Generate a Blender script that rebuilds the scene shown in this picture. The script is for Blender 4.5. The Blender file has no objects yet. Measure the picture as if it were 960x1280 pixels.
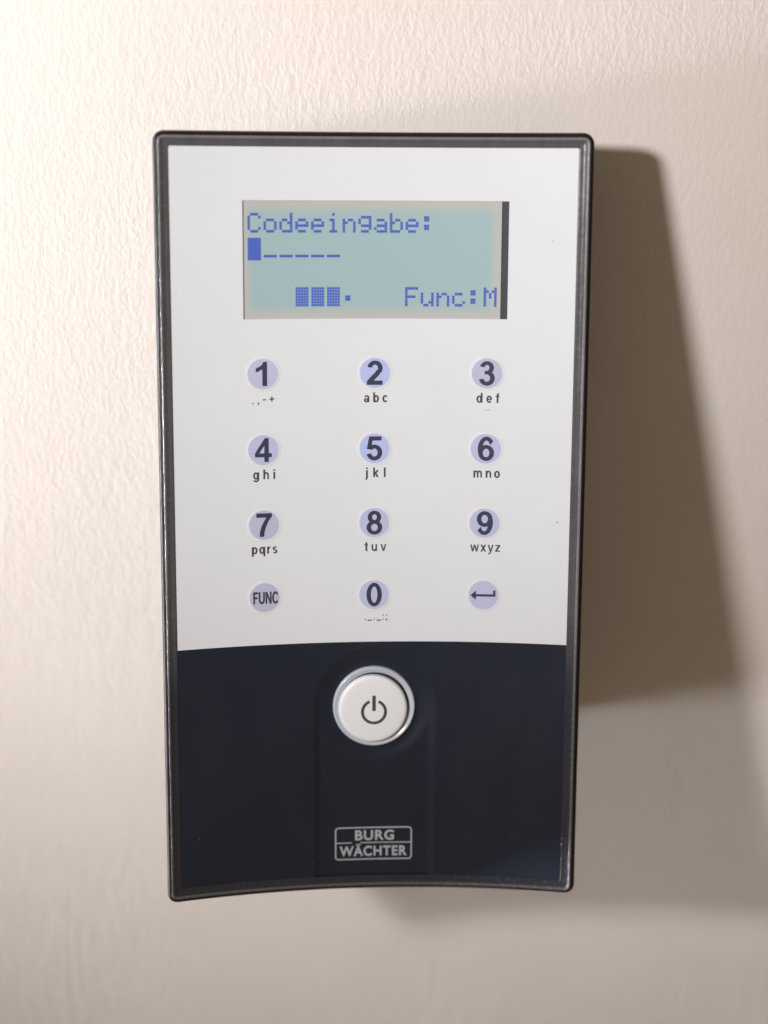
import bpy, math
import numpy as np
from mathutils import Matrix, Vector

# ------------------------------------------------------------------ camera, world, lamps
scene = bpy.context.scene
COL = scene.collection
MM = 0.001
TILT = math.radians(16.0)            # the front leans back: thin at the top, thick at the bottom
CT, ST = math.cos(TILT), math.sin(TILT)
HW, HH = 46.0, 84.73                 # half width / half height of the front, mm
SAG = 6.085                          # the front is hollow across its width
DEPTH = 35.5                         # middle of the front to the wall, mm


def world_point(u, v, n):
    """front-panel coordinates in mm (right, up, out) -> world metres; the wall is y = 0"""
    return Vector((u * MM, (-DEPTH + v * ST - n * CT) * MM, (v * CT + n * ST) * MM))


def rot3(p, y, r):
    return (Matrix.Rotation(r, 3, 'Z') @ Matrix.Rotation(p, 3, 'X') @ Matrix.Rotation(y, 3, 'Y'))


cam_data = bpy.data.cameras.new('camera')
cam = bpy.data.objects.new('camera', cam_data)
COL.objects.link(cam)
R = rot3(0.193, 0.072, -0.005)
basis = Matrix(((1, 0, 0), (0, ST, -CT), (0, CT, ST)))       # columns u, v, n
cam.matrix_world = Matrix.Translation(world_point(-23.906, 75.129, 366.379)) @ (basis @ R.transposed()).to_4x4()
cam_data.sensor_fit = 'VERTICAL'
cam_data.sensor_height = 36.0
cam_data.lens = 36.0 * 2132.8 / 1280.0
cam_data.clip_start = 0.01
cam_data.clip_end = 20
cam_data.dof.use_dof = True
cam_data.dof.focus_distance = 0.372
cam_data.dof.aperture_fstop = 6.5
scene.camera = cam

world = bpy.data.worlds.new('World')
scene.world = world
world.use_nodes = True
bg = world.node_tree.nodes['Background']
bg.inputs[0].default_value = (1.0, 0.75, 0.53, 1)
bg.inputs[1].default_value = 0.20


def lamp(name, kind, energy, color, loc, target=None, **kw):
    d = bpy.data.lights.new(name, kind)
    d.energy = energy
    d.color = color
    for k, val in kw.items():
        setattr(d, k, val)
    o = bpy.data.objects.new(name, d)
    COL.objects.link(o)
    o.location = loc
    if target is not None:
        o.rotation_euler = (Vector(target) - Vector(loc)).to_track_quat('-Z', 'Y').to_euler()
    return o


lamp('room_lamp', 'SPOT', 17.4, (1.0, 0.95, 0.935), (-0.372, -0.404, 0.272), (-0.075, 0.0, 0.11),
     shadow_soft_size=0.031, spot_size=math.radians(58), spot_blend=1.0)
lamp('side_lamp', 'AREA', 1.62, (0.97, 0.965, 1.0), (-1.35, -0.060, -0.30), (0.04, -0.01, -0.135),
     shape='RECTANGLE', size=0.025, size_y=0.47, spread=math.radians(18))

scene.view_settings.view_transform = 'Standard'
scene.view_settings.look = 'None'
scene.view_settings.exposure = 0.0
scene.view_settings.gamma = 1.0
scene.view_settings.use_curve_mapping = False

# ------------------------------------------------------------------ materials


def mat(name, color, rough=0.5, coat=0.0, coat_rough=0.1, spec=0.5, emit=None, emit_strength=0.0):
    m = bpy.data.materials.new(name)
    m.use_nodes = True
    b = m.node_tree.nodes['Principled BSDF']
    b.inputs['Base Color'].default_value = (*color, 1)
    b.inputs['Roughness'].default_value = rough
    b.inputs['Coat Weight'].default_value = coat
    b.inputs['Coat Roughness'].default_value = coat_rough
    b.inputs['Specular IOR Level'].default_value = spec
    if emit:
        b.inputs['Emission Color'].default_value = (*emit, 1)
        b.inputs['Emission Strength'].default_value = emit_strength
    return m


def nodes(m):
    return m.node_tree.nodes, m.node_tree.links, m.node_tree.nodes['Principled BSDF']


def coords(m, scale=(1, 1, 1), rotation=(0, 0, 0)):
    N, L, b = nodes(m)
    tc = N.new('ShaderNodeTexCoord')
    mp = N.new('ShaderNodeMapping')
    mp.inputs['Scale'].default_value = scale
    mp.inputs['Rotation'].default_value = rotation
    L.new(tc.outputs['Object'], mp.inputs['Vector'])
    return mp.outputs['Vector']


def noise(m, vec, scale, detail=3, rough=0.5, distortion=0.0):
    N, L, b = nodes(m)
    t = N.new('ShaderNodeTexNoise')
    t.inputs['Scale'].default_value = scale
    t.inputs['Detail'].default_value = detail
    t.inputs['Roughness'].default_value = rough
    t.inputs['Distortion'].default_value = distortion
    L.new(vec, t.inputs['Vector'])
    return t.outputs['Fac']


def ramp(m, fac, stops):
    N, L, b = nodes(m)
    r = N.new('ShaderNodeValToRGB')
    els = r.color_ramp.elements
    els[0].position, els[0].color = stops[0][0], (*stops[0][1], 1)
    els[1].position, els[1].color = stops[-1][0], (*stops[-1][1], 1)
    for p, c in stops[1:-1]:
        e = els.new(p)
        e.color = (*c, 1)
    L.new(fac, r.inputs['Fac'])
    return r.outputs['Color']


def math_node(m, op, a, b_=0.0):
    N, L, b = nodes(m)
    t = N.new('ShaderNodeMath')
    t.operation = op
    for i, x in enumerate((a, b_)):
        if hasattr(x, 'links'):
            L.new(x, t.inputs[i])
        else:
            t.inputs[i].default_value = x
    return t.outputs[0]


def bump(m, height, dist, strength=1.0):
    N, L, b = nodes(m)
    t = N.new('ShaderNodeBump')
    t.inputs['Distance'].default_value = dist
    t.inputs['Strength'].default_value = strength
    L.new(height, t.inputs['Height'])
    L.new(t.outputs['Normal'], b.inputs['Normal'])


# painted plaster
m_wall = mat('painted_plaster', (0.78, 0.71, 0.63), 0.75, spec=0.25)
N, L, b = nodes(m_wall)
v1 = coords(m_wall, (1.25, 1.0, 0.62), (0, math.radians(-14), 0))
n1 = noise(m_wall, v1, 740, 3, 0.55, 0.6)
n2 = noise(m_wall, v1, 270, 2, 0.5, 0.3)
n3 = noise(m_wall, coords(m_wall), 26, 2)
r1 = ramp(m_wall, n1, ((0.34, (0, 0, 0)), (0.72, (1, 1, 1))))
h = math_node(m_wall, 'ADD', math_node(m_wall, 'MULTIPLY', r1, 0.55), math_node(m_wall, 'MULTIPLY', n2, 1.0))
bump(m_wall, h, 0.00016, 0.40)
L.new(ramp(m_wall, n3, ((0.3, (0.755, 0.712, 0.672)), (0.7, (0.78, 0.737, 0.698)))), b.inputs['Base Color'])

m_housing = mat('black_plastic', (0.010, 0.0085, 0.0095), 0.5, spec=0.18)
bump(m_housing, noise(m_housing, coords(m_housing), 1500, 2), 0.00004)

def edge_plastic(name, upper, lower, rough):
    """clear acrylic edge: it takes the tone of what backs it, pale beside the white sheet, dark beside the dark one"""
    m = mat(name, upper, rough, coat=0.5, coat_rough=0.12)
    N, L, b = nodes(m)
    sp = N.new('ShaderNodeSeparateXYZ')
    tc = N.new('ShaderNodeTexCoord')
    L.new(tc.outputs['Object'], sp.inputs[0])
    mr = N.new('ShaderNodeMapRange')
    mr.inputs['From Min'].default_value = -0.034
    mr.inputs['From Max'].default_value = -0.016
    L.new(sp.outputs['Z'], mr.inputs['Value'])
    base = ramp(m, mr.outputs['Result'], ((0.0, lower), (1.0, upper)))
    n_ = noise(m, coords(m, (1, 1, 0.3)), 300, 4, 0.6)
    mul = N.new('ShaderNodeMix')
    mul.data_type = 'RGBA'
    mul.blend_type = 'MULTIPLY'
    mul.inputs['Factor'].default_value = 1.0
    L.new(base, mul.inputs[6])
    L.new(ramp(m, n_, ((0.30, (0.86,) * 3), (0.72, (1.1,) * 3))), mul.inputs[7])
    L.new(mul.outputs[2], b.inputs['Base Color'])
    L.new(ramp(m, noise(m, coords(m), 900, 3), ((0.3, (rough - .05,) * 3), (0.7, (rough + .08,) * 3))), b.inputs['Roughness'])
    return m


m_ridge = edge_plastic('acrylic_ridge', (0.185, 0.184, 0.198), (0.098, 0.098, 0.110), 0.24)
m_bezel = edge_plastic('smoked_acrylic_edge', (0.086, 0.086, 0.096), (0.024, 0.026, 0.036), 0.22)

m_white = mat('white_faceplate', (0.80, 0.81, 0.845), 0.45, coat=0.5, coat_rough=0.08)
N, L, b = nodes(m_white)
L.new(ramp(m_white, noise(m_white, coords(m_white), 60, 3), ((0.3, (0.70, 0.745, 0.80)), (0.7, (0.715, 0.76, 0.815)))),
      b.inputs['Base Color'])

m_dark = mat('dark_blue_faceplate', (0.018, 0.020, 0.027), 0.38, coat=0.30, coat_rough=0.10, spec=0.35)
N, L, b = nodes(m_dark)
# dust caught in the gloss: a few pin-prick specks
vd = N.new('ShaderNodeTexVoronoi')
vd.inputs['Scale'].default_value = 520
L.new(coords(m_dark), vd.inputs['Vector'])
spk = math_node(m_dark, 'LESS_THAN', vd.outputs['Distance'], 0.055)
sel = math_node(m_dark, 'GREATER_THAN', noise(m_dark, coords(m_dark), 130, 2), 0.645)
fac = math_node(m_dark, 'MULTIPLY', spk, sel)
mx = N.new('ShaderNodeMix')
mx.data_type = 'RGBA'
L.new(fac, mx.inputs['Factor'])
L.new(ramp(m_dark, noise(m_dark, coords(m_dark), 40, 4), ((0.3, (0.0095, 0.0150, 0.0275)), (0.7, (0.0125, 0.0185, 0.0330)))), mx.inputs[6])
mx.inputs[7].default_value = (0.16, 0.17, 0.19, 1)
L.new(mx.outputs[2], b.inputs['Base Color'])
L.new(ramp(m_dark, noise(m_dark, coords(m_dark, (1, 1, 0.3)), 90, 4), ((0.3, (0.30,) * 3), (0.7, (0.46,) * 3))), b.inputs['Roughness'])

m_ink = mat('dark_ink', (0.034, 0.038, 0.078), 0.5, coat=0.4, coat_rough=0.1)
m_letter_ink = mat('letter_ink', (0.06, 0.058, 0.066), 0.5, coat=0.4, coat_rough=0.1)
m_grey_ink = mat('silver_ink', (0.46, 0.48, 0.53), 0.45)
m_tray = mat('display_tray', (0.042, 0.052, 0.068), 0.5)
m_cut = mat('window_cut_edge', (0.55, 0.55, 0.56), 0.6)
m_dots = mat('display_dots', (0.052, 0.098, 0.44), 0.5, emit=(0.052, 0.098, 0.44), emit_strength=0.12)
m_blocks = mat('display_blocks', (0.056, 0.108, 0.47), 0.5, emit=(0.056, 0.108, 0.47), emit_strength=0.12)
m_button = mat('white_button_plastic', (0.81, 0.85, 0.90), 0.38, coat=0.2)
m_ring = mat('clear_ring_plastic', (0.50, 0.545, 0.63), 0.24, coat=0.5, coat_rough=0.05)
m_gap = mat('button_gap', (0.16, 0.165, 0.18), 0.6)

# the liquid crystal: cyan active field, paler unlit border, weak back light
m_lcd = mat('liquid_crystal', (0.36, 0.5, 0.53), 0.5, coat=0.5, coat_rough=0.06)
N, L, b = nodes(m_lcd)
uvn = N.new('ShaderNodeUVMap')
sep = N.new('ShaderNodeSeparateXYZ')
L.new(uvn.outputs['UV'], sep.inputs[0])


def edge_fade(sock, width):
    d = math_node(m_lcd, 'MINIMUM', sock, math_node(m_lcd, 'SUBTRACT', 1.0, sock))
    t = N.new('ShaderNodeMapRange')
    t.interpolation_type = 'SMOOTHSTEP'
    L.new(d, t.inputs['Value'])
    t.inputs['From Min'].default_value = 0.0
    t.inputs['From Max'].default_value = width
    return t.outputs['Result']


fade = math_node(m_lcd, 'MULTIPLY', edge_fade(sep.outputs['X'], 0.055), edge_fade(sep.outputs['Y'], 0.145))
wob = noise(m_lcd, coords(m_lcd), 110, 3)
fade = math_node(m_lcd, 'MULTIPLY', fade, math_node(m_lcd, 'ADD', 0.82, math_node(m_lcd, 'MULTIPLY', wob, 0.28)))
col = ramp(m_lcd, fade, ((0.0, (0.375, 0.375, 0.385)), (0.35, (0.35, 0.385, 0.365)), (0.95, (0.265, 0.378, 0.405))))
L.new(col, b.inputs['Base Color'])
L.new(col, b.inputs['Emission Color'])
b.inputs['Emission Strength'].default_value = 0.26

# ------------------------------------------------------------------ building helpers


def link(name, mesh, material, parent=None, smooth=True):
    o = bpy.data.objects.new(name, mesh)
    COL.objects.link(o)
    if material:
        mesh.materials.append(material)
    if parent is not None:
        o.parent = parent
    if smooth:
        mesh.shade_smooth()
    return o


def mesh_from(name, verts, faces, material, parent=None, smooth=True):
    me = bpy.data.meshes.new(name)
    me.from_pydata([tuple(p) for p in verts], [], faces)
    me.update()
    return link(name, me, material, parent, smooth)


def smoothstep(a, b_, x):
    t = min(1.0, max(0.0, (x - a) / (b_ - a)))
    return t * t * (3 - 2 * t)


BTN_U, BTN_V = 0.60, -41.40
PANEL = -0.55                         # faceplate sits this far below the rim


def sag(u):
    return SAG * (u / HW) ** 2


def face_n(u, v):
    """height of the faceplate: hollow, with a shallow arched track and dish on the dark part"""
    n = sag(u) + PANEL
    if v < -26.3:
        du, dv = u - BTN_U, v - BTN_V
        d = abs(du) if dv < 0 else math.hypot(du, dv)
        n -= 0.62 * (1 - smoothstep(12.2, 13.8, d)) * smoothstep(-26.3, -28.3, v)
        n -= 0.55 * (1 - smoothstep(10.0, 13.0, math.hypot(du, dv)))
    return n


def on_face(u, v, lift=0.0):
    return world_point(u, v, face_n(u, v) + lift)


# ---- glyphs: strokes are united on a fine raster and traced, so that every character is one clean flat shape
RES = 90


class Glyph:
    def __init__(self, x0, x1, y0=-0.34, y1=1.06):
        self.x0, self.y0 = x0 - 0.06, y0
        nx = int((x1 - x0 + 0.12) * RES) + 1
        ny = int((y1 - y0) * RES) + 1
        s = 3
        xs = self.x0 + (np.arange(nx * s) + 0.5) / (RES * s)
        ys = self.y0 + (np.arange(ny * s) + 0.5) / (RES * s)
        self.X, self.Y = np.meshgrid(xs, ys)
        self.M = np.zeros_like(self.X, bool)
        self.s, self.nx, self.ny = s, nx, ny

    def poly(self, pts, cut=False):
        inside = np.zeros_like(self.M)
        for (ax, ay), (bx, by) in zip(pts, pts[1:] + pts[:1]):
            if ay == by:
                continue
            c = (ay > self.Y) != (by > self.Y)
            inside ^= c & (self.X < (bx - ax) * (self.Y - ay) / (by - ay) + ax)
        self.M = (self.M & ~inside) if cut else (self.M | inside)
        return self

    def box(self, x0, x1, y0, y1):
        return self.poly([(x0, y0), (x1, y0), (x1, y1), (x0, y1)])

    def ring(self, cx, cy, rx, ry, wx, wy, a0=0.0, a1=360.0):
        dx, dy = self.X - cx, self.Y - cy
        o = (dx / rx) ** 2 + (dy / ry) ** 2 <= 1
        i = (dx / (rx - wx)) ** 2 + (dy / (ry - wy)) ** 2 < 1 if wx < rx else np.zeros_like(o)
        a = np.degrees(np.arctan2(dy / ry, dx / rx))
        self.M |= o & ~i & (np.mod(a - a0, 360) <= (a1 - a0))
        return self

    def line(self, pts, w):
        for (ax, ay), (bx, by) in zip(pts, pts[1:]):
            l = math.hypot(bx - ax, by - ay)
            nx, ny = -(by - ay) / l * w / 2, (bx - ax) / l * w / 2
            self.poly([(ax + nx, ay + ny), (bx + nx, by + ny), (bx - nx, by - ny), (ax - nx, ay - ny)])
        for (ax, ay) in pts[1:-1]:
            self.M |= (self.X - ax) ** 2 + (self.Y - ay) ** 2 <= (w / 2) ** 2
        return self

    def flip(self):
        self.M = self.M[::-1, ::-1]
        return self

    def loops(self):
        s = self.s
        F = self.M.reshape(self.ny, s, self.nx, s).mean((1, 3))
        F = np.pad(F, 2)
        F = (F[:-2] + 2 * F[1:-1] + F[2:]) / 4
        F = (F[:, :-2] + 2 * F[:, 1:-1] + F[:, 2:]) / 4
        F = F - 0.5001
        seg = {}
        ny, nx = F.shape

        def cross(i, j, k, l):
            a, b_ = F[i, j], F[k, l]
            t = a / (a - b_)
            return (j + (l - j) * t, i + (k - i) * t)

        act = np.argwhere(((F[:-1, :-1] > 0).astype(int) + (F[1:, :-1] > 0) + (F[:-1, 1:] > 0) + (F[1:, 1:] > 0)) % 4 > 0)
        for i, j in act:
            c = [(i, j), (i, j + 1), (i + 1, j + 1), (i + 1, j)]
            ins = [F[p] > 0 for p in c]
            ent, ext = [], []
            for e in range(4):
                p, q = e, (e + 1) % 4
                if ins[p] != ins[q]:
                    key = (min(c[p], c[q]), max(c[p], c[q]))
                    pt = cross(*key[0], *key[1])
                    (ext if ins[p] else ent).append((key, pt))
            for (k0, p0), (k1, p1) in zip(ext, ent):
                seg[k0] = (k1, p0)
        out = []
        while seg:
            k = next(iter(seg))
            pts = []
            while k in seg:
                k, p = seg.pop(k)
                pts.append(p)
            pts = [((x - 0.5) / RES + self.x0, (y - 0.5) / RES + self.y0) for x, y in pts]
            if len(pts) > 4:
                out.append(simplify(pts, 0.004))
        return out


def simplify(pts, tol):
    def rdp(a, b_):
        ax, ay = pts[a]
        bx, by = pts[b_ % len(pts)]
        l = math.hypot(bx - ax, by - ay) or 1e-9
        best, bi = 0, None
        for i in range(a + 1, b_):
            x, y = pts[i]
            d = abs((bx - ax) * (ay - y) - (ax - x) * (by - ay)) / l
            if d > best:
                best, bi = d, i
        if best > tol:
            return rdp(a, bi) + rdp(bi, b_)
        return [a]
    half = len(pts) // 2
    return [pts[i] for i in rdp(0, half) + rdp(half, len(pts))]


X = 0.725      # x-height


def glyph(ch):
    S = 0.19
    if ch == '1':
        return Glyph(0, .6).poly([(.52, 0), (.52, 1), (.375, 1), (.32, .89), (.23, .81), (.06, .735), (.06, .57), (.20, .615), (.33, .70), (.33, 0)])
    if ch == '2':
        g = Glyph(0, .75).ring(.375, .695, .315, .315, .19, .165, -38, 172)
        return g.line([(.535, .575), (.46, .46), (.28, .28), (.14, .12)], .195).box(.035, .69, 0, .178)
    if ch == '3':
        return Glyph(0, .75).ring(.365, .735, .285, .272, .185, .155, -78, 170).ring(.365, .30, .325, .312, .19, .165, -170, 80).box(.27, .42, .46, .605)
    if ch == '4':
        return Glyph(0, .75).poly([(.405, 0), (.59, 0), (.59, .20), (.715, .20), (.715, .365), (.59, .365), (.59, 1), (.43, 1), (.02, .365), (.02, .20), (.405, .20)]).poly([(.41, .365), (.41, .70), (.19, .365)], True)
    if ch == '5':
        return Glyph(0, .75).box(.19, .655, .825, 1).poly([(.145, 1), (.305, 1), (.245, .62), (.20, .44), (.045, .47)]).ring(.36, .32, .33, .335, .19, .165, -168, 140)
    if ch in '69':
        g = Glyph(.01, .74, -.06, 1.06).ring(.385, .325, .325, .34, .185, .16).ring(.395, .49, .355, .525, .19, .165, 38, 200)
        return g.flip() if ch == '9' else g
    if ch == '7':
        return Glyph(0, .75).poly([(.05, 1), (.70, 1), (.70, .865), (.575, .70), (.46, .46), (.39, .22), (.37, 0), (.18, 0), (.20, .22), (.27, .46), (.38, .68), (.47, .82), (.05, .82)])
    if ch == '8':
        return Glyph(0, .75).ring(.375, .735, .285, .277, .18, .15).ring(.375, .295, .33, .31, .185, .155)
    if ch == '0':
        return Glyph(0, .75).ring(.375, .5, .325, .517, .185, .16)
    if ch == 'F':
        return Glyph(0, .7).box(.07, .27, 0, 1).box(.07, .66, .83, 1).box(.07, .58, .42, .59)
    if ch == 'U':
        return Glyph(0, .85).box(.07, .27, .36, 1).box(.62, .82, .36, 1).ring(.445, .37, .375, .385, .2, .175, 180, 360)
    if ch == 'N':
        return Glyph(0, .85).box(.07, .26, 0, 1).box(.62, .81, 0, 1).poly([(.07, 1), (.27, 1), (.81, 0), (.61, 0)])
    if ch == 'C':
        return Glyph(0, .9).ring(.46, .5, .41, .515, .205, .17, 40, 320)
    w, t = .178, .148
    O = (.3625, .275, .375, w, t)            # centre height, radii and strokes of the round letters
    if ch == 'a':
        return Glyph(0, .62).ring(.255, .205, .235, .22, w, .11).box(.415, .56, 0, .5).ring(.30, .48, .26, .25, w, t, 0, 165)
    if ch == 'b':
        return Glyph(0, .68).box(.06, .06 + w, 0, 1).ring(.36, *O)
    if ch == 'c':
        return Glyph(0, .6).ring(.32, *O, 42, 318)
    if ch == 'd':
        return Glyph(0, .68).box(.46, .46 + w, 0, 1).ring(.31, *O)
    if ch == 'e':
        return Glyph(0, .62).ring(.315, *O, 0, 322).box(.1, .585, .30, .415)
    if ch == 'f':
        return Glyph(0, .45).box(.12, .12 + w, 0, .80).box(.01, .40, .605, X).ring(.345, .78, .225, .225, w, .12, 80, 180)
    if ch == 'g':
        return Glyph(0, .68).ring(.31, *O).box(.46, .46 + w, -.02, X).ring(.325, -.03, .285, .25, w, t, 195, 360)
    if ch == 'h':
        return Glyph(0, .66).box(.06, .06 + w, 0, 1).ring(.345, .44, .265, .295, w, t, 0, 180).box(.46, .61, 0, .45)
    if ch == 'n':
        return Glyph(0, .66).box(.06, .06 + w, 0, X).ring(.345, .44, .265, .295, w, t, 0, 180).box(.46, .61, 0, .45)
    if ch == 'u':
        return Glyph(0, .66).box(.46, .61, 0, X).ring(.325, .285, .265, .295, w, t, 180, 360).box(.06, .21, .28, X)
    if ch == 'm':
        g = Glyph(0, 1.0).box(.06, .06 + w, 0, X)
        for c in (.31, .66):
            g.ring(c, .47, .25, .265, w, t, 0, 180).box(c + .10, c + .25, 0, .48)
        return g
    if ch == 'i':
        return Glyph(0, .28).box(.07, .07 + w, 0, X).box(.07, .07 + w, .85, 1)
    if ch == 'j':
        return Glyph(-.12, .28).box(.07, .07 + w, -.1, X).box(.07, .07 + w, .85, 1).ring(.02, -.08, .2, .2, w, .12, 262, 360)
    if ch == 'k':
        return Glyph(0, .62).box(.06, .06 + w, 0, 1).line([(.15, .28), (.54, .73)], .16).poly([(.22, .40), (.34, .52), (.62, 0), (.43, 0)])
    if ch == 'l':
        return Glyph(0, .28).box(.07, .07 + w, 0, 1)
    if ch == 'o':
        return Glyph(0, .65).ring(.32, .3625, .285, .375, w, t)
    if ch == 'p':
        return Glyph(0, .68).box(.06, .06 + w, -.27, X).ring(.36, *O)
    if ch == 'q':
        return Glyph(0, .68).box(.46, .46 + w, -.27, X).ring(.31, *O)
    if ch == 'r':
        return Glyph(0, .45).box(.06, .06 + w, 0, X).ring(.33, .43, .24, .305, w, .13, 70, 180)
    if ch == 's':
        return Glyph(0, .6).ring(.285, .525, .235, .212, w, .115, 30, 270).ring(.285, .212, .245, .222, w, .115, 210, 450)
    if ch == 't':
        return Glyph(0, .42).box(.12, .12 + w, .16, .93).box(.01, .37, .605, X).ring(.32, .18, .2, .19, w, .12, 180, 275)
    if ch == 'v':
        return Glyph(0, .62).poly([(.01, X), (.17, X), (.31, .2), (.45, X), (.61, X), (.385, 0), (.235, 0)])
    if ch == 'w':
        return Glyph(0, .9).poly([(.01, X), (.16, X), (.255, .22), (.375, X), (.525, X), (.645, .22), (.74, X), (.89, X), (.72, 0), (.57, 0), (.45, .48), (.33, 0), (.18, 0)])
    if ch == 'x':
        return Glyph(0, .62).poly([(.01, 0), (.19, 0), (.61, X), (.43, X)]).poly([(.01, X), (.19, X), (.61, 0), (.43, 0)])
    if ch == 'y':
        return Glyph(0, .62).poly([(.01, X), (.17, X), (.31, .2), (.45, X), (.61, X), (.36, -.06), (.29, -.2), (.17, -.27), (.06, -.26), (.06, -.14), (.15, -.15), (.205, -.10), (.235, 0)])
    if ch == 'z':
        return Glyph(0, .56).box(.03, .53, 0, .125).box(.03, .53, .6, X).poly([(.03, .1), (.03, .13), (.33, .62), (.53, .62), (.53, .6), (.22, .1)])
    if ch == '.':
        return Glyph(0, .28).box(.06, .20, 0, .14)
    if ch == ',':
        return Glyph(0, .28).poly([(.06, .14), (.20, .14), (.20, .0), (.12, -.16), (.05, -.13), (.10, 0), (.06, 0)])
    if ch == '-':
        return Glyph(0, .42).box(.04, .38, .30, .43)
    if ch == '+':
        return Glyph(0, .62).box(.03, .59, .30, .43).box(.245, .375, .08, .65)
    if ch == '_':
        return Glyph(0, .60).box(.0, .58, -.12, .02)
    if ch == ':':
        return Glyph(0, .28).box(.06, .20, 0, .14).box(.06, .20, .5, .64)
    if ch == ';':
        return Glyph(0, .28).poly([(.06, .14), (.20, .14), (.20, .0), (.12, -.16), (.05, -.13), (.10, 0), (.06, 0)]).box(.06, .20, .5, .64)


ADV = {'1': .6, 'F': .72, 'U': .89, 'N': .88, 'C': .9, 'f': .40, 'i': .28, 'j': .28, 'l': .28, 'm': 1.02, 'r': .46, 't': .40, 'w': .90,
       '.': .28, ',': .28, ':': .28, ';': .28, '-': .42, '+': .62, '_': .60, 'z': .56, 'b': .67, 'd': .67, 'g': .67, 'p': .67, 'q': .67,
       'h': .67, 'n': .67, 'u': .67, 'o': .64}
fill_cache = {}


def fill_loops(loops):
    """flat triangulated shape from closed outlines (holes included)"""
    cu = bpy.data.curves.new('outline', 'CURVE')
    cu.dimensions = '2D'
    cu.fill_mode = 'BOTH'
    for lp in loops:
        s = cu.splines.new('POLY')
        s.points.add(len(lp) - 1)
        for p, (x, y) in zip(s.points, lp):
            p.co = (x, y, 0, 1)
        s.use_cyclic_u = True
    o = bpy.data.objects.new('outline', cu)
    COL.objects.link(o)
    dg = bpy.context.evaluated_depsgraph_get()
    me = o.evaluated_get(dg).to_mesh()
    verts = [(v.co.x, v.co.y) for v in me.vertices]
    faces = [tuple(p.vertices) for p in me.polygons if p.area > 1e-9]
    o.evaluated_get(dg).to_mesh_clear()
    bpy.data.objects.remove(o)
    bpy.data.curves.remove(cu)
    return verts, faces


def glyph_mesh(ch):
    if ch not in fill_cache:
        fill_cache[ch] = fill_loops(glyph(ch).loops())
    return fill_cache[ch]


def flat_on_face(verts2, faces, lift):
    """lay a flat outline on the faceplate, facing out"""
    vs = [on_face(u, v, lift) for u, v in verts2]
    fs = []
    for f in faces:
        a, b_, c = [verts2[i] for i in f[:3]]
        area = (b_[0] - a[0]) * (c[1] - a[1]) - (c[0] - a[0]) * (b_[1] - a[1])
        fs.append(tuple(f) if area > 0 else tuple(reversed(f)))
    return vs, fs


def printed(name, text, cu, v0, size, material, parent, width=None, track=0.0, lift=0.05, xscale=1.0, slant=0.0, heavy=None):
    """text centred on cu with its baseline at v0; size = cap height in mm; width fixes the whole width"""
    pen, chars = 0.0, []
    for ch in text:
        chars.append((ch, pen))
        pen += ADV.get(ch, .75 if ch.isdigit() else .62) + track
    pen -= track
    if width is not None:
        extra = (width / (size * xscale) - pen) / max(1, len(text) - 1)
        chars = [(ch, p + i * extra) for i, (ch, p) in enumerate(chars)]
        pen += extra * (len(text) - 1)
    vs, fs = [], []
    for ch, p in chars:
        gv, gf = glyph_mesh(ch)
        pts = [(cu + (x + p - pen / 2) * size * xscale, v0 + y * size + slant * (x + p - pen / 2) * size) for x, y in gv]
        a, b_ = flat_on_face(pts, gf, lift)
        k = len(vs)
        vs += a
        fs += [tuple(i + k for i in f) for f in b_]
    return mesh_from(name, vs, fs, material, parent, smooth=False)


# ------------------------------------------------------------------ the wall
me = bpy.data.meshes.new('wall')
me.from_pydata([(-1.6, 0, -1.2), (1.4, 0, -1.2), (1.4, 0, 1.2), (-1.6, 0, 1.2)], [], [(0, 1, 2, 3)])
wall = link('wall', me, m_wall, smooth=False)
wall['kind'] = 'structure'

# ------------------------------------------------------------------ the keypad
keypad = bpy.data.objects.new('code_keypad', None)
COL.objects.link(keypad)
keypad.empty_display_size = 0.02
keypad['label'] = 'wall-mounted code keypad with white number panel, blue-grey display and dark lower panel with round button'
keypad['category'] = 'keypad'


def outline(inset):
    """rounded rectangle, counter-clockwise; the same number of points for every inset"""
    r = max(2.3 - inset, 0.35)
    w, h = HW - inset, HH - inset
    pts = []
    nx, ny, nc = 30, 20, 8
    corners = [(w - r, h - r, 0), (-w + r, h - r, 90), (-w + r, -h + r, 180), (w - r, -h + r, 270)]
    for k, (cx, cy, a0) in enumerate(corners):
        for i in range(nc + 1):
            a = math.radians(a0 + 90 * i / nc)
            pts.append((cx + r * math.cos(a), cy + r * math.sin(a)))
        ex, ey, ea = corners[(k + 1) % 4]
        x0, y0 = pts[-1]
        x1, y1 = ex + r * math.cos(math.radians(ea)), ey + r * math.sin(math.radians(ea))
        nn = nx if k % 2 == 0 else ny
        for i in range(1, nn):
            pts.append((x0 + (x1 - x0) * i / nn, y0 + (y1 - y0) * i / nn))
    return pts


def ring_shell(name, rings, material):
    vs, fs = [], []
    for kind, d, n in rings:
        for (u, v) in outline(d):
            p = world_point(u, v, sag(u) + n)
            if kind == 'wall':
                p.y = n * MM
                p.z = 0.0755 + (p.z - 0.0830) * 0.925      # the underside slopes back up to the wall
            vs.append(p)
    cnt = len(outline(0))
    for r in range(len(rings) - 1):
        for i in range(cnt):
            j = (i + 1) % cnt
            fs.append((r * cnt + i, r * cnt + j, (r + 1) * cnt + j, (r + 1) * cnt + i))
    return mesh_from(name, vs, fs, material, keypad)


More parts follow.
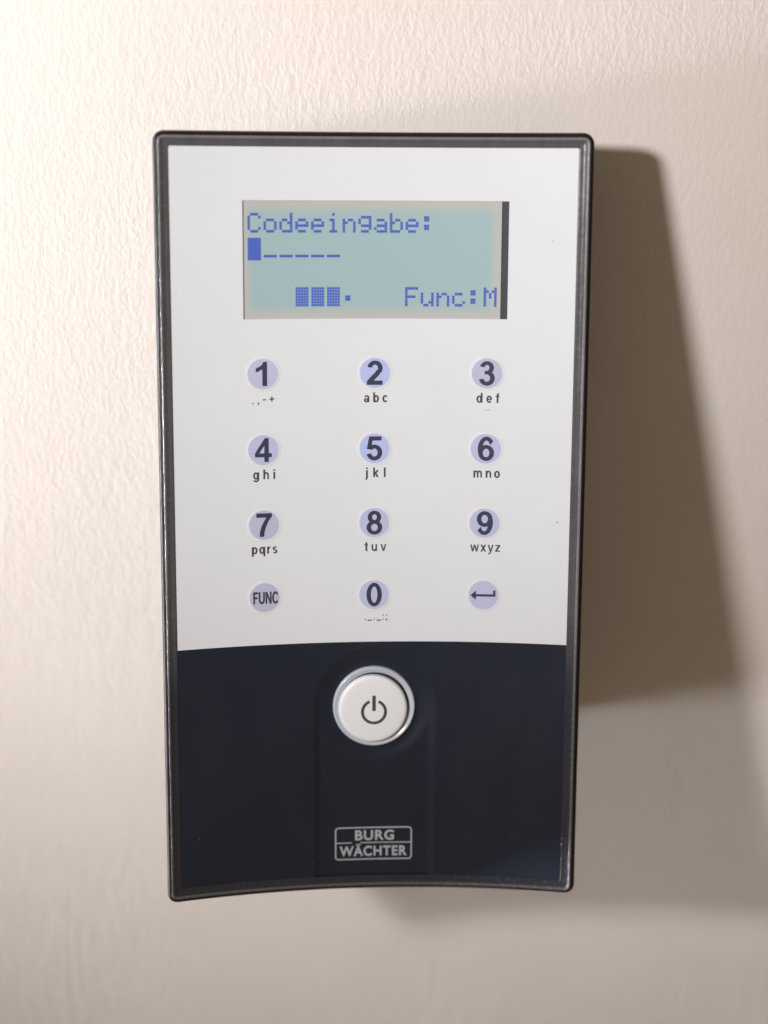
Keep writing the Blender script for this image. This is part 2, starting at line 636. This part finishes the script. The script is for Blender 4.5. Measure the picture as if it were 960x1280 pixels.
housing = ring_shell('housing', [('wall', 1.6, 0.6), ('wall', 1.3, -0.5), ('f', 0.0, -3.0), ('f', 0.0, -1.4), ('f', .10, -.80), ('f', .32, -.34),
                                 ('f', .62, -.10), ('f', .95, 0.0), ('f', 1.02, -0.04), ('f', 1.04, -.12)], m_housing)
bezel = ring_shell('bezel', [('f', 1.62, -.28), ('f', 1.66, -.16), ('f', 1.78, -.22), ('f', 2.02, -.34),
                             ('f', 2.3, -.40), ('f', 2.75, -.40), ('f', 3.06, -.42), ('f', 3.16, -.48), ('f', 3.20, -.66)], m_bezel)
ridge = ring_shell('bezel_ridge', [('f', .98, -.2), ('f', 1.0, 0.02), ('f', 1.08, .09), ('f', 1.24, .12), ('f', 1.42, .08), ('f', 1.56, -.04), ('f', 1.64, -.22)], m_ridge)
ridge.parent = bezel

# faceplate: white upper sheet with the display window cut out
WL, WR, WB, WT = -27.75, 28.70, 45.60, 70.50
SEAM = -26.17


def steps(marks, size):
    out = [marks[0]]
    for a, b_ in zip(marks, marks[1:]):
        k = max(1, int(round((b_ - a) / size)))
        out += [a + (b_ - a) * i / k for i in range(1, k + 1)]
    return out


def sheet(name, us, vs_, material, hole=None):
    P = [on_face(u, v) for v in vs_ for u in us]
    F = []
    for j in range(len(vs_) - 1):
        for i in range(len(us) - 1):
            cu, cv = (us[i] + us[i + 1]) / 2, (vs_[j] + vs_[j + 1]) / 2
            if hole and hole[0] < cu < hole[1] and hole[2] < cv < hole[3]:
                continue
            a = j * len(us) + i
            F.append((a, a + 1, a + len(us) + 1, a + len(us)))
    return mesh_from(name, P, F, material, keypad)


upper = sheet('white_panel', steps([-43.2, WL, WR, 43.2], 1.5), steps([SEAM, WB, WT, 81.9], 3.0), m_white, (WL, WR, WB, WT))
lower = sheet('dark_panel', steps([-43.2, 43.2], 0.42), steps([-81.9, SEAM - 0.01], 0.42), m_dark)

# ---- display: cut edge of the window, tray, glass with its dots
display = bpy.data.objects.new('display', None)
COL.objects.link(display)
display.parent = keypad
LCD_DROP = 0.30


def lcd_point(u, v, lift=0.0):
    return world_point(u, v, sag(u) * 0.985 + PANEL - LCD_DROP + lift)


us = steps([WL, WR], 1.6)
vs, fs = [], []
edge = [(u, WB) for u in us] + [(u, WT) for u in reversed(us)]
k = len(edge)
for u, v in edge:
    vs.append(on_face(u, v))
for u, v in edge:
    vs.append(lcd_point(u, v, -0.3))
for i in range(k):
    j = (i + 1) % k
    fs.append((i, i + k, j + k, j))
cut = mesh_from('window_edge', vs, fs, m_cut, display, smooth=False)
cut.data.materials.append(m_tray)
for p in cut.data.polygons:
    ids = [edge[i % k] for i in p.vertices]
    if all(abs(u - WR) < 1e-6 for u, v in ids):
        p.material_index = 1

vs = [lcd_point(u, v, -0.2) for v in (WB - .3, WT + .3) for u in [WL - .3] + us + [WR + .3]]
c = len(us) + 2
mesh_from('display_tray', vs, [(i, i + 1, c + i + 1, c + i) for i in range(c - 1)], m_tray, display)

LCD_R = 27.25
lu = steps([WL - .25, LCD_R], 1.6)
lv = steps([WB - .25, WT + .25], 4)
P = [lcd_point(u, v) for v in lv for u in lu]
F = [(j * len(lu) + i, j * len(lu) + i + 1, (j + 1) * len(lu) + i + 1, (j + 1) * len(lu) + i) for j in range(len(lv) - 1) for i in range(len(lu) - 1)]
glass = mesh_from('display_glass', P, F, m_lcd, display)
uvl = glass.data.uv_layers.new(name='UVMap')
for lo in glass.data.loops:
    i = lo.vertex_index
    uvl.data[lo.index].uv = ((lu[i % len(lu)] - lu[0]) / (lu[-1] - lu[0]), (lv[i // len(lu)] - lv[0]) / (lv[-1] - lv[0]))

FONT57 = {
    'C': '01110 10001 10000 10000 10000 10001 01110', 'o': '00000 00000 01110 10001 10001 10001 01110',
    'd': '00001 00001 01101 10011 10001 10001 01111', 'e': '00000 00000 01110 10001 11111 10000 01110',
    'i': '00100 00000 01100 00100 00100 00100 01110', 'n': '00000 00000 10110 11001 10001 10001 10001',
    'g': '00000 01111 10001 10001 01111 00001 01110', 'a': '00000 00000 01110 00001 01111 10001 01111',
    'b': '10000 10000 10110 11001 10001 10001 11110', ':': '00000 01100 01100 00000 01100 01100 00000',
    'F': '11111 10000 10000 11110 10000 10000 10000', 'u': '00000 00000 10001 10001 10001 10011 01101',
    'c': '00000 00000 01110 10000 10000 10001 01110', 'M': '10001 11011 10101 10101 10001 10001 10001',
    '#': '11111 11111 11111 11111 11111 11111 11111', '@': '11111 11111 11111 11111 11111 11111 11111 11111',
    '_': '00000 00000 00000 00000 00000 00000 11111', '.': '00000 00000 00000 01100 01100 00000 00000',
}
DU, DV = 0.5593, 0.592


def dot_text(name, text, col0, row, material, gap=0.022):
    vs, fs = [], []
    for k, ch in enumerate(text):
        if ch == ' ':
            continue
        for r, line in enumerate(FONT57[ch].split()):
            for c_, on in enumerate(line):
                if on == '1':
                    u0 = -26.71 + (col0 + k) * 6 * DU + c_ * DU
                    v1 = 67.93 - row * 5.197 - r * DV
                    i = len(vs)
                    vs += [lcd_point(u0 + gap, v1 - DV + gap, .04), lcd_point(u0 + DU - gap, v1 - DV + gap, .04),
                           lcd_point(u0 + DU - gap, v1 - gap, .04), lcd_point(u0 + gap, v1 - gap, .04)]
                    fs.append((i, i + 1, i + 2, i + 3))
    return mesh_from(name, vs, fs, material, display, smooth=False)


dot_text('prompt_text', 'Codeeingabe:', 0, 0, m_dots)
dot_text('cursor_block', '@', 0, 1, m_blocks, 0.012)
for k in range(5):
    dot_text('entry_dash', '_', 1 + k, 1, m_dots, 0.02)
for k in range(3):
    dot_text('level_block', '#', 3 + k, 3, m_blocks, 0.04)
dot_text('level_dot', '.', 6, 3, m_dots, 0.02)
dot_text('mode_text', 'Func:M', 10, 3, m_dots)

# ---- keys: backlit discs under the film, each with its own print
KEY_U = (0.42 - 24.17, 0.42, 0.42 + 24.17)
KEY_V = (33.91, 17.42, 0.885, -15.39)


def key_material(i, color, glow):
    return mat('key_film_%d' % i, color, 0.42, coat=0.5, coat_rough=0.08, emit=(0.45, 0.55, 1.0), emit_strength=glow)


m_key = key_material(0, (0.48, 0.52, 0.72), 0.015)
m_key_blue = key_material(1, (0.42, 0.49, 0.80), 0.06)
m_key_mid = key_material(2, (0.46, 0.50, 0.73), 0.03)
m_key_grey = key_material(3, (0.47, 0.50, 0.665), 0.0)
m_halo = mat('key_rim', (0.71, 0.745, 0.81), 0.45, coat=0.5)
keys = {}
letters = {'1': '.,-+', '2': 'abc', '3': 'def', '4': 'ghi', '5': 'jkl', '6': 'mno', '7': 'pqrs', '8': 'tuv', '9': 'wxyz', '0': '._._:;'}
let_w = {'1': 4.9, '2': 5.3, '3': 5.0, '4': 4.9, '5': 4.5, '6': 5.9, '7': 5.9, '8': 4.9, '9': 6.6, '0': 5.2}
kmat = {'2': m_key_blue, '5': m_key_blue, '6': m_key_mid, '4': m_key_mid, '8': m_key_mid, '9': m_key_mid, 'F': m_key_grey, '7': m_key_grey, '3': m_key_grey}
RKEY = 3.42
for r, row in enumerate(('123', '456', '789', 'F0E')):
    for c_, ch in enumerate(row):
        ku, kv = KEY_U[c_], KEY_V[r]
        prof = ((0.0, .075), (RKEY * .6, .072), (RKEY * .9, .064), (RKEY * .955, .058))
        seg = 40
        vs, fs = [on_face(ku, kv, prof[0][1])], []
        for rad, lift in prof[1:]:
            vs += [on_face(ku + rad * math.cos(2 * math.pi * i / seg), kv + rad * math.sin(2 * math.pi * i / seg), lift) for i in range(seg)]
        for i in range(seg):
            j = (i + 1) % seg
            fs.append((0, 1 + i, 1 + j))
            for q in range(len(prof) - 2):
                fs.append((1 + q * seg + i, 1 + (q + 1) * seg + i, 1 + (q + 1) * seg + j, 1 + q * seg + j))
        key = mesh_from('key', vs, fs, kmat.get(ch, m_key), keypad)
        # soft rounded lip of the film round the key
        vs, fs = [], []
        lip = ((RKEY * .955, .057), (RKEY * 1.01, .048), (RKEY * 1.09, .02), (RKEY * 1.18, -.01))
        for rad, lift in lip:
            vs += [on_face(ku + rad * math.cos(2 * math.pi * i / seg), kv + rad * math.sin(2 * math.pi * i / seg), lift) for i in range(seg)]
        for i in range(seg):
            j = (i + 1) % seg
            for q in range(len(lip) - 1):
                fs.append((q * seg + i, (q + 1) * seg + i, (q + 1) * seg + j, q * seg + j))
        mesh_from('key_rim', vs, fs, m_halo, key)
        if ch.isdigit():
            printed('digit', ch, ku + (.02 if ch != '1' else -.25), kv - 2.60, 5.22, m_ink, key, lift=.12)
            lw = let_w[ch]
            if ch == '1':
                printed('letters', '.,-+', ku + .05, kv - 6.30, 1.95, m_letter_ink, key, width=lw, slant=0.08)
            elif ch == '0':
                printed('letters', '._._:;', ku + .45, kv - 5.75, 1.85, m_letter_ink, key, width=lw, xscale=.9)
            else:
                printed('letters', letters[ch], ku + (.10 if c_ == 0 else .25 if c_ == 1 else .25), kv - 6.40, 2.15, m_letter_ink, key, width=lw)
        elif ch == 'F':
            key['label'] = 'function key printed FUNC'
            printed('letters', 'FUNC', ku + .25, kv - 1.40, 2.72, m_ink, key, width=5.75, xscale=.65, lift=.12)
        else:
            key['label'] = 'enter key with a hooked arrow'
            pts = [(-2.85, -.05), (-1.65, 1.0), (-1.65, .22), (2.12, .22), (2.12, 1.12), (2.62, 1.12), (2.62, -.30), (-1.65, -.30), (-1.65, -1.08)]
            gv, gf = fill_loops([pts])
            a, b_ = flat_on_face([(ku + x, kv + y) for x, y in gv], gf, .12)
            mesh_from('arrow', a, b_, m_ink, key, smooth=False)

# ---- round power button in its ring
def lathe(name, prof, cu, cv, base_n, material, parent, seg=72, cap=True):
    """profile of (radius, height) pairs round an axis standing on the front"""
    vs, fs = [], []
    for rad, hgt in prof:
        for i in range(seg):
            a = 2 * math.pi * i / seg
            vs.append(world_point(cu + rad * math.cos(a), cv + rad * math.sin(a), base_n + hgt))
    for q in range(len(prof) - 1):
        for i in range(seg):
            j = (i + 1) % seg
            fs.append((q * seg + i, q * seg + j, (q + 1) * seg + j, (q + 1) * seg + i))
    if cap:
        q = len(prof) - 1
        fs.append(tuple(q * seg + i for i in range(seg)))
    return mesh_from(name, vs, fs, material, parent)


bn = face_n(BTN_U, BTN_V)
button = lathe('power_button', [(7.75, -.4), (7.75, .9), (7.68, 1.3), (7.45, 1.55), (7.05, 1.62), (6.2, 1.65), (4.2, 1.66), (2.0, 1.66)],
               BTN_U - .30, BTN_V - .40, bn, m_button, keypad)
ring = lathe('button_ring', [(9.35, -.3), (9.27, .45), (9.12, .82), (8.92, .95), (8.75, .90), (8.4, .66), (8.1, .48), (7.85, .34), (7.80, -.1)], BTN_U, BTN_V, bn, m_ring, button, cap=False)
lathe('button_gap', [(8.6, -.15), (4.0, -.15)], BTN_U, BTN_V, bn, m_gap, button, cap=False)
# power symbol
PU, PV = 0.58, -42.35
def arc(r, a0, a1, k):
    return [(r * math.cos(math.radians(a0 + (a1 - a0) * i / k)), r * math.sin(math.radians(a0 + (a1 - a0) * i / k))) for i in range(k + 1)]
outer, inner = arc(2.92, 113, 427, 44), arc(2.27, 427, 113, 44)
bar = [(x, y) for x, y in [(-.38, .0), (-.22, -.12), (.22, -.12), (.38, 0), (.38, 3.35), (.22, 3.52), (-.22, 3.52), (-.38, 3.35)]]
gv, gf = fill_loops([outer + inner])
vs = [world_point(PU - .1 + x, PV + y, bn + 1.72) for x, y in gv]
gv2, gf2 = fill_loops([bar])
k = len(vs)
vs += [world_point(PU - .1 + x, PV + .3 + y, bn + 1.72) for x, y in gv2]
mesh_from('power_symbol', vs, [tuple(f) for f in gf] + [tuple(i + k for i in f) for f in gf2], m_letter_ink, button, smooth=False)

# ---- maker's plate printed on the dark panel
logo = bpy.data.objects.new('logo', None)
COL.objects.link(logo)
logo.parent = keypad
LU, LV, LW, LH = 0.55, -73.98, 8.80, 3.95


def round_rect(w, h, r, k=5):
    pts = []
    for cx, cy, a0 in ((w - r, h - r, 0), (-w + r, h - r, 90), (-w + r, -h + r, 180), (w - r, -h + r, 270)):
        pts += [(cx + r * math.cos(math.radians(a0 + 90 * i / k)), cy + r * math.sin(math.radians(a0 + 90 * i / k))) for i in range(k + 1)]
        if a0 == 0 or a0 == 180:
            s = 1 if a0 == 0 else -1
            pts += [(s * (w - r) * (1 - 2 * i / 12), s * h) for i in range(1, 12)]
    return pts


o_, i_ = round_rect(LW, LH, .85), round_rect(LW - .30, LH - .30, .55)
vs = [on_face(LU + x, LV + y, .05) for x, y in o_ + i_]
k = len(o_)
mesh_from('logo_frame', vs, [(i, (i + 1) % k, k + (i + 1) % k, k + i) for i in range(k)], m_grey_ink, logo, smooth=False)
segs = [(-8.52, -4.95), (-3.05, 8.52)]
vs, fs = [], []
for a0, a1 in segs:
    k = 10
    for i in range(k + 1):
        u = a0 + (a1 - a0) * i / k
        vs += [on_face(LU + u, LV + .06, .055), on_face(LU + u, LV + .30, .055)]
    base = len(vs) - 2 * (k + 1)
    fs += [(base + 2 * i, base + 2 * i + 2, base + 2 * i + 3, base + 2 * i + 1) for i in range(k)]
mesh_from('logo_line', vs, fs, m_grey_ink, logo, smooth=False)


def sign_text(name, text, cu, v0, height, width):
    cu_ = bpy.data.curves.new('text', 'FONT')
    cu_.body = text
    cu_.offset = 0.028
    cu_.space_character = 1.12
    cu_.resolution_u = 4
    o = bpy.data.objects.new('text', cu_)
    COL.objects.link(o)
    dg = bpy.context.evaluated_depsgraph_get()
    me = o.evaluated_get(dg).to_mesh()
    pts = [(p.co.x, p.co.y) for p in me.vertices]
    faces = [tuple(p.vertices) for p in me.polygons if p.area > 1e-10]
    o.evaluated_get(dg).to_mesh_clear()
    bpy.data.objects.remove(o)
    bpy.data.curves.remove(cu_)
    x0, x1 = min(p[0] for p in pts), max(p[0] for p in pts)
    y0 = min(p[1] for p in pts)
    cap = 0.72
    pts = [(cu + ((x - x0) / (x1 - x0) - .5) * width, v0 + (y - y0) / cap * height) for x, y in pts]
    a, b_ = flat_on_face(pts, faces, .05)
    return mesh_from(name, a, b_, m_grey_ink, logo, smooth=False)


sign_text('logo_text', 'BURG', LU + .25, -73.25, 2.35, 8.9)
sign_text('logo_text', 'WÄCHTER', LU - .05, -77.05, 2.35, 15.4)

# ---- small dirt marks on the white panel
def dirt(cu, cv, ru, rv, k=9):
    gv = [(cu + ru * math.cos(2 * math.pi * i / k), cv + rv * math.sin(2 * math.pi * i / k)) for i in range(k)]
    vs = [on_face(u, v, .04) for u, v in gv]
    return mesh_from('dirt_mark', vs, [tuple(range(k))], m_dirt, keypad, smooth=False)


m_dirt = mat('dirt', (0.30, 0.29, 0.29), 0.8)
dirt(40.2, 1.5, .22, .18)
dirt(24.95, 26.0, .55, .06)
dirt(24.3, 25.93, .16, .06)
dirt(37.9, 62.3, .12, .10)
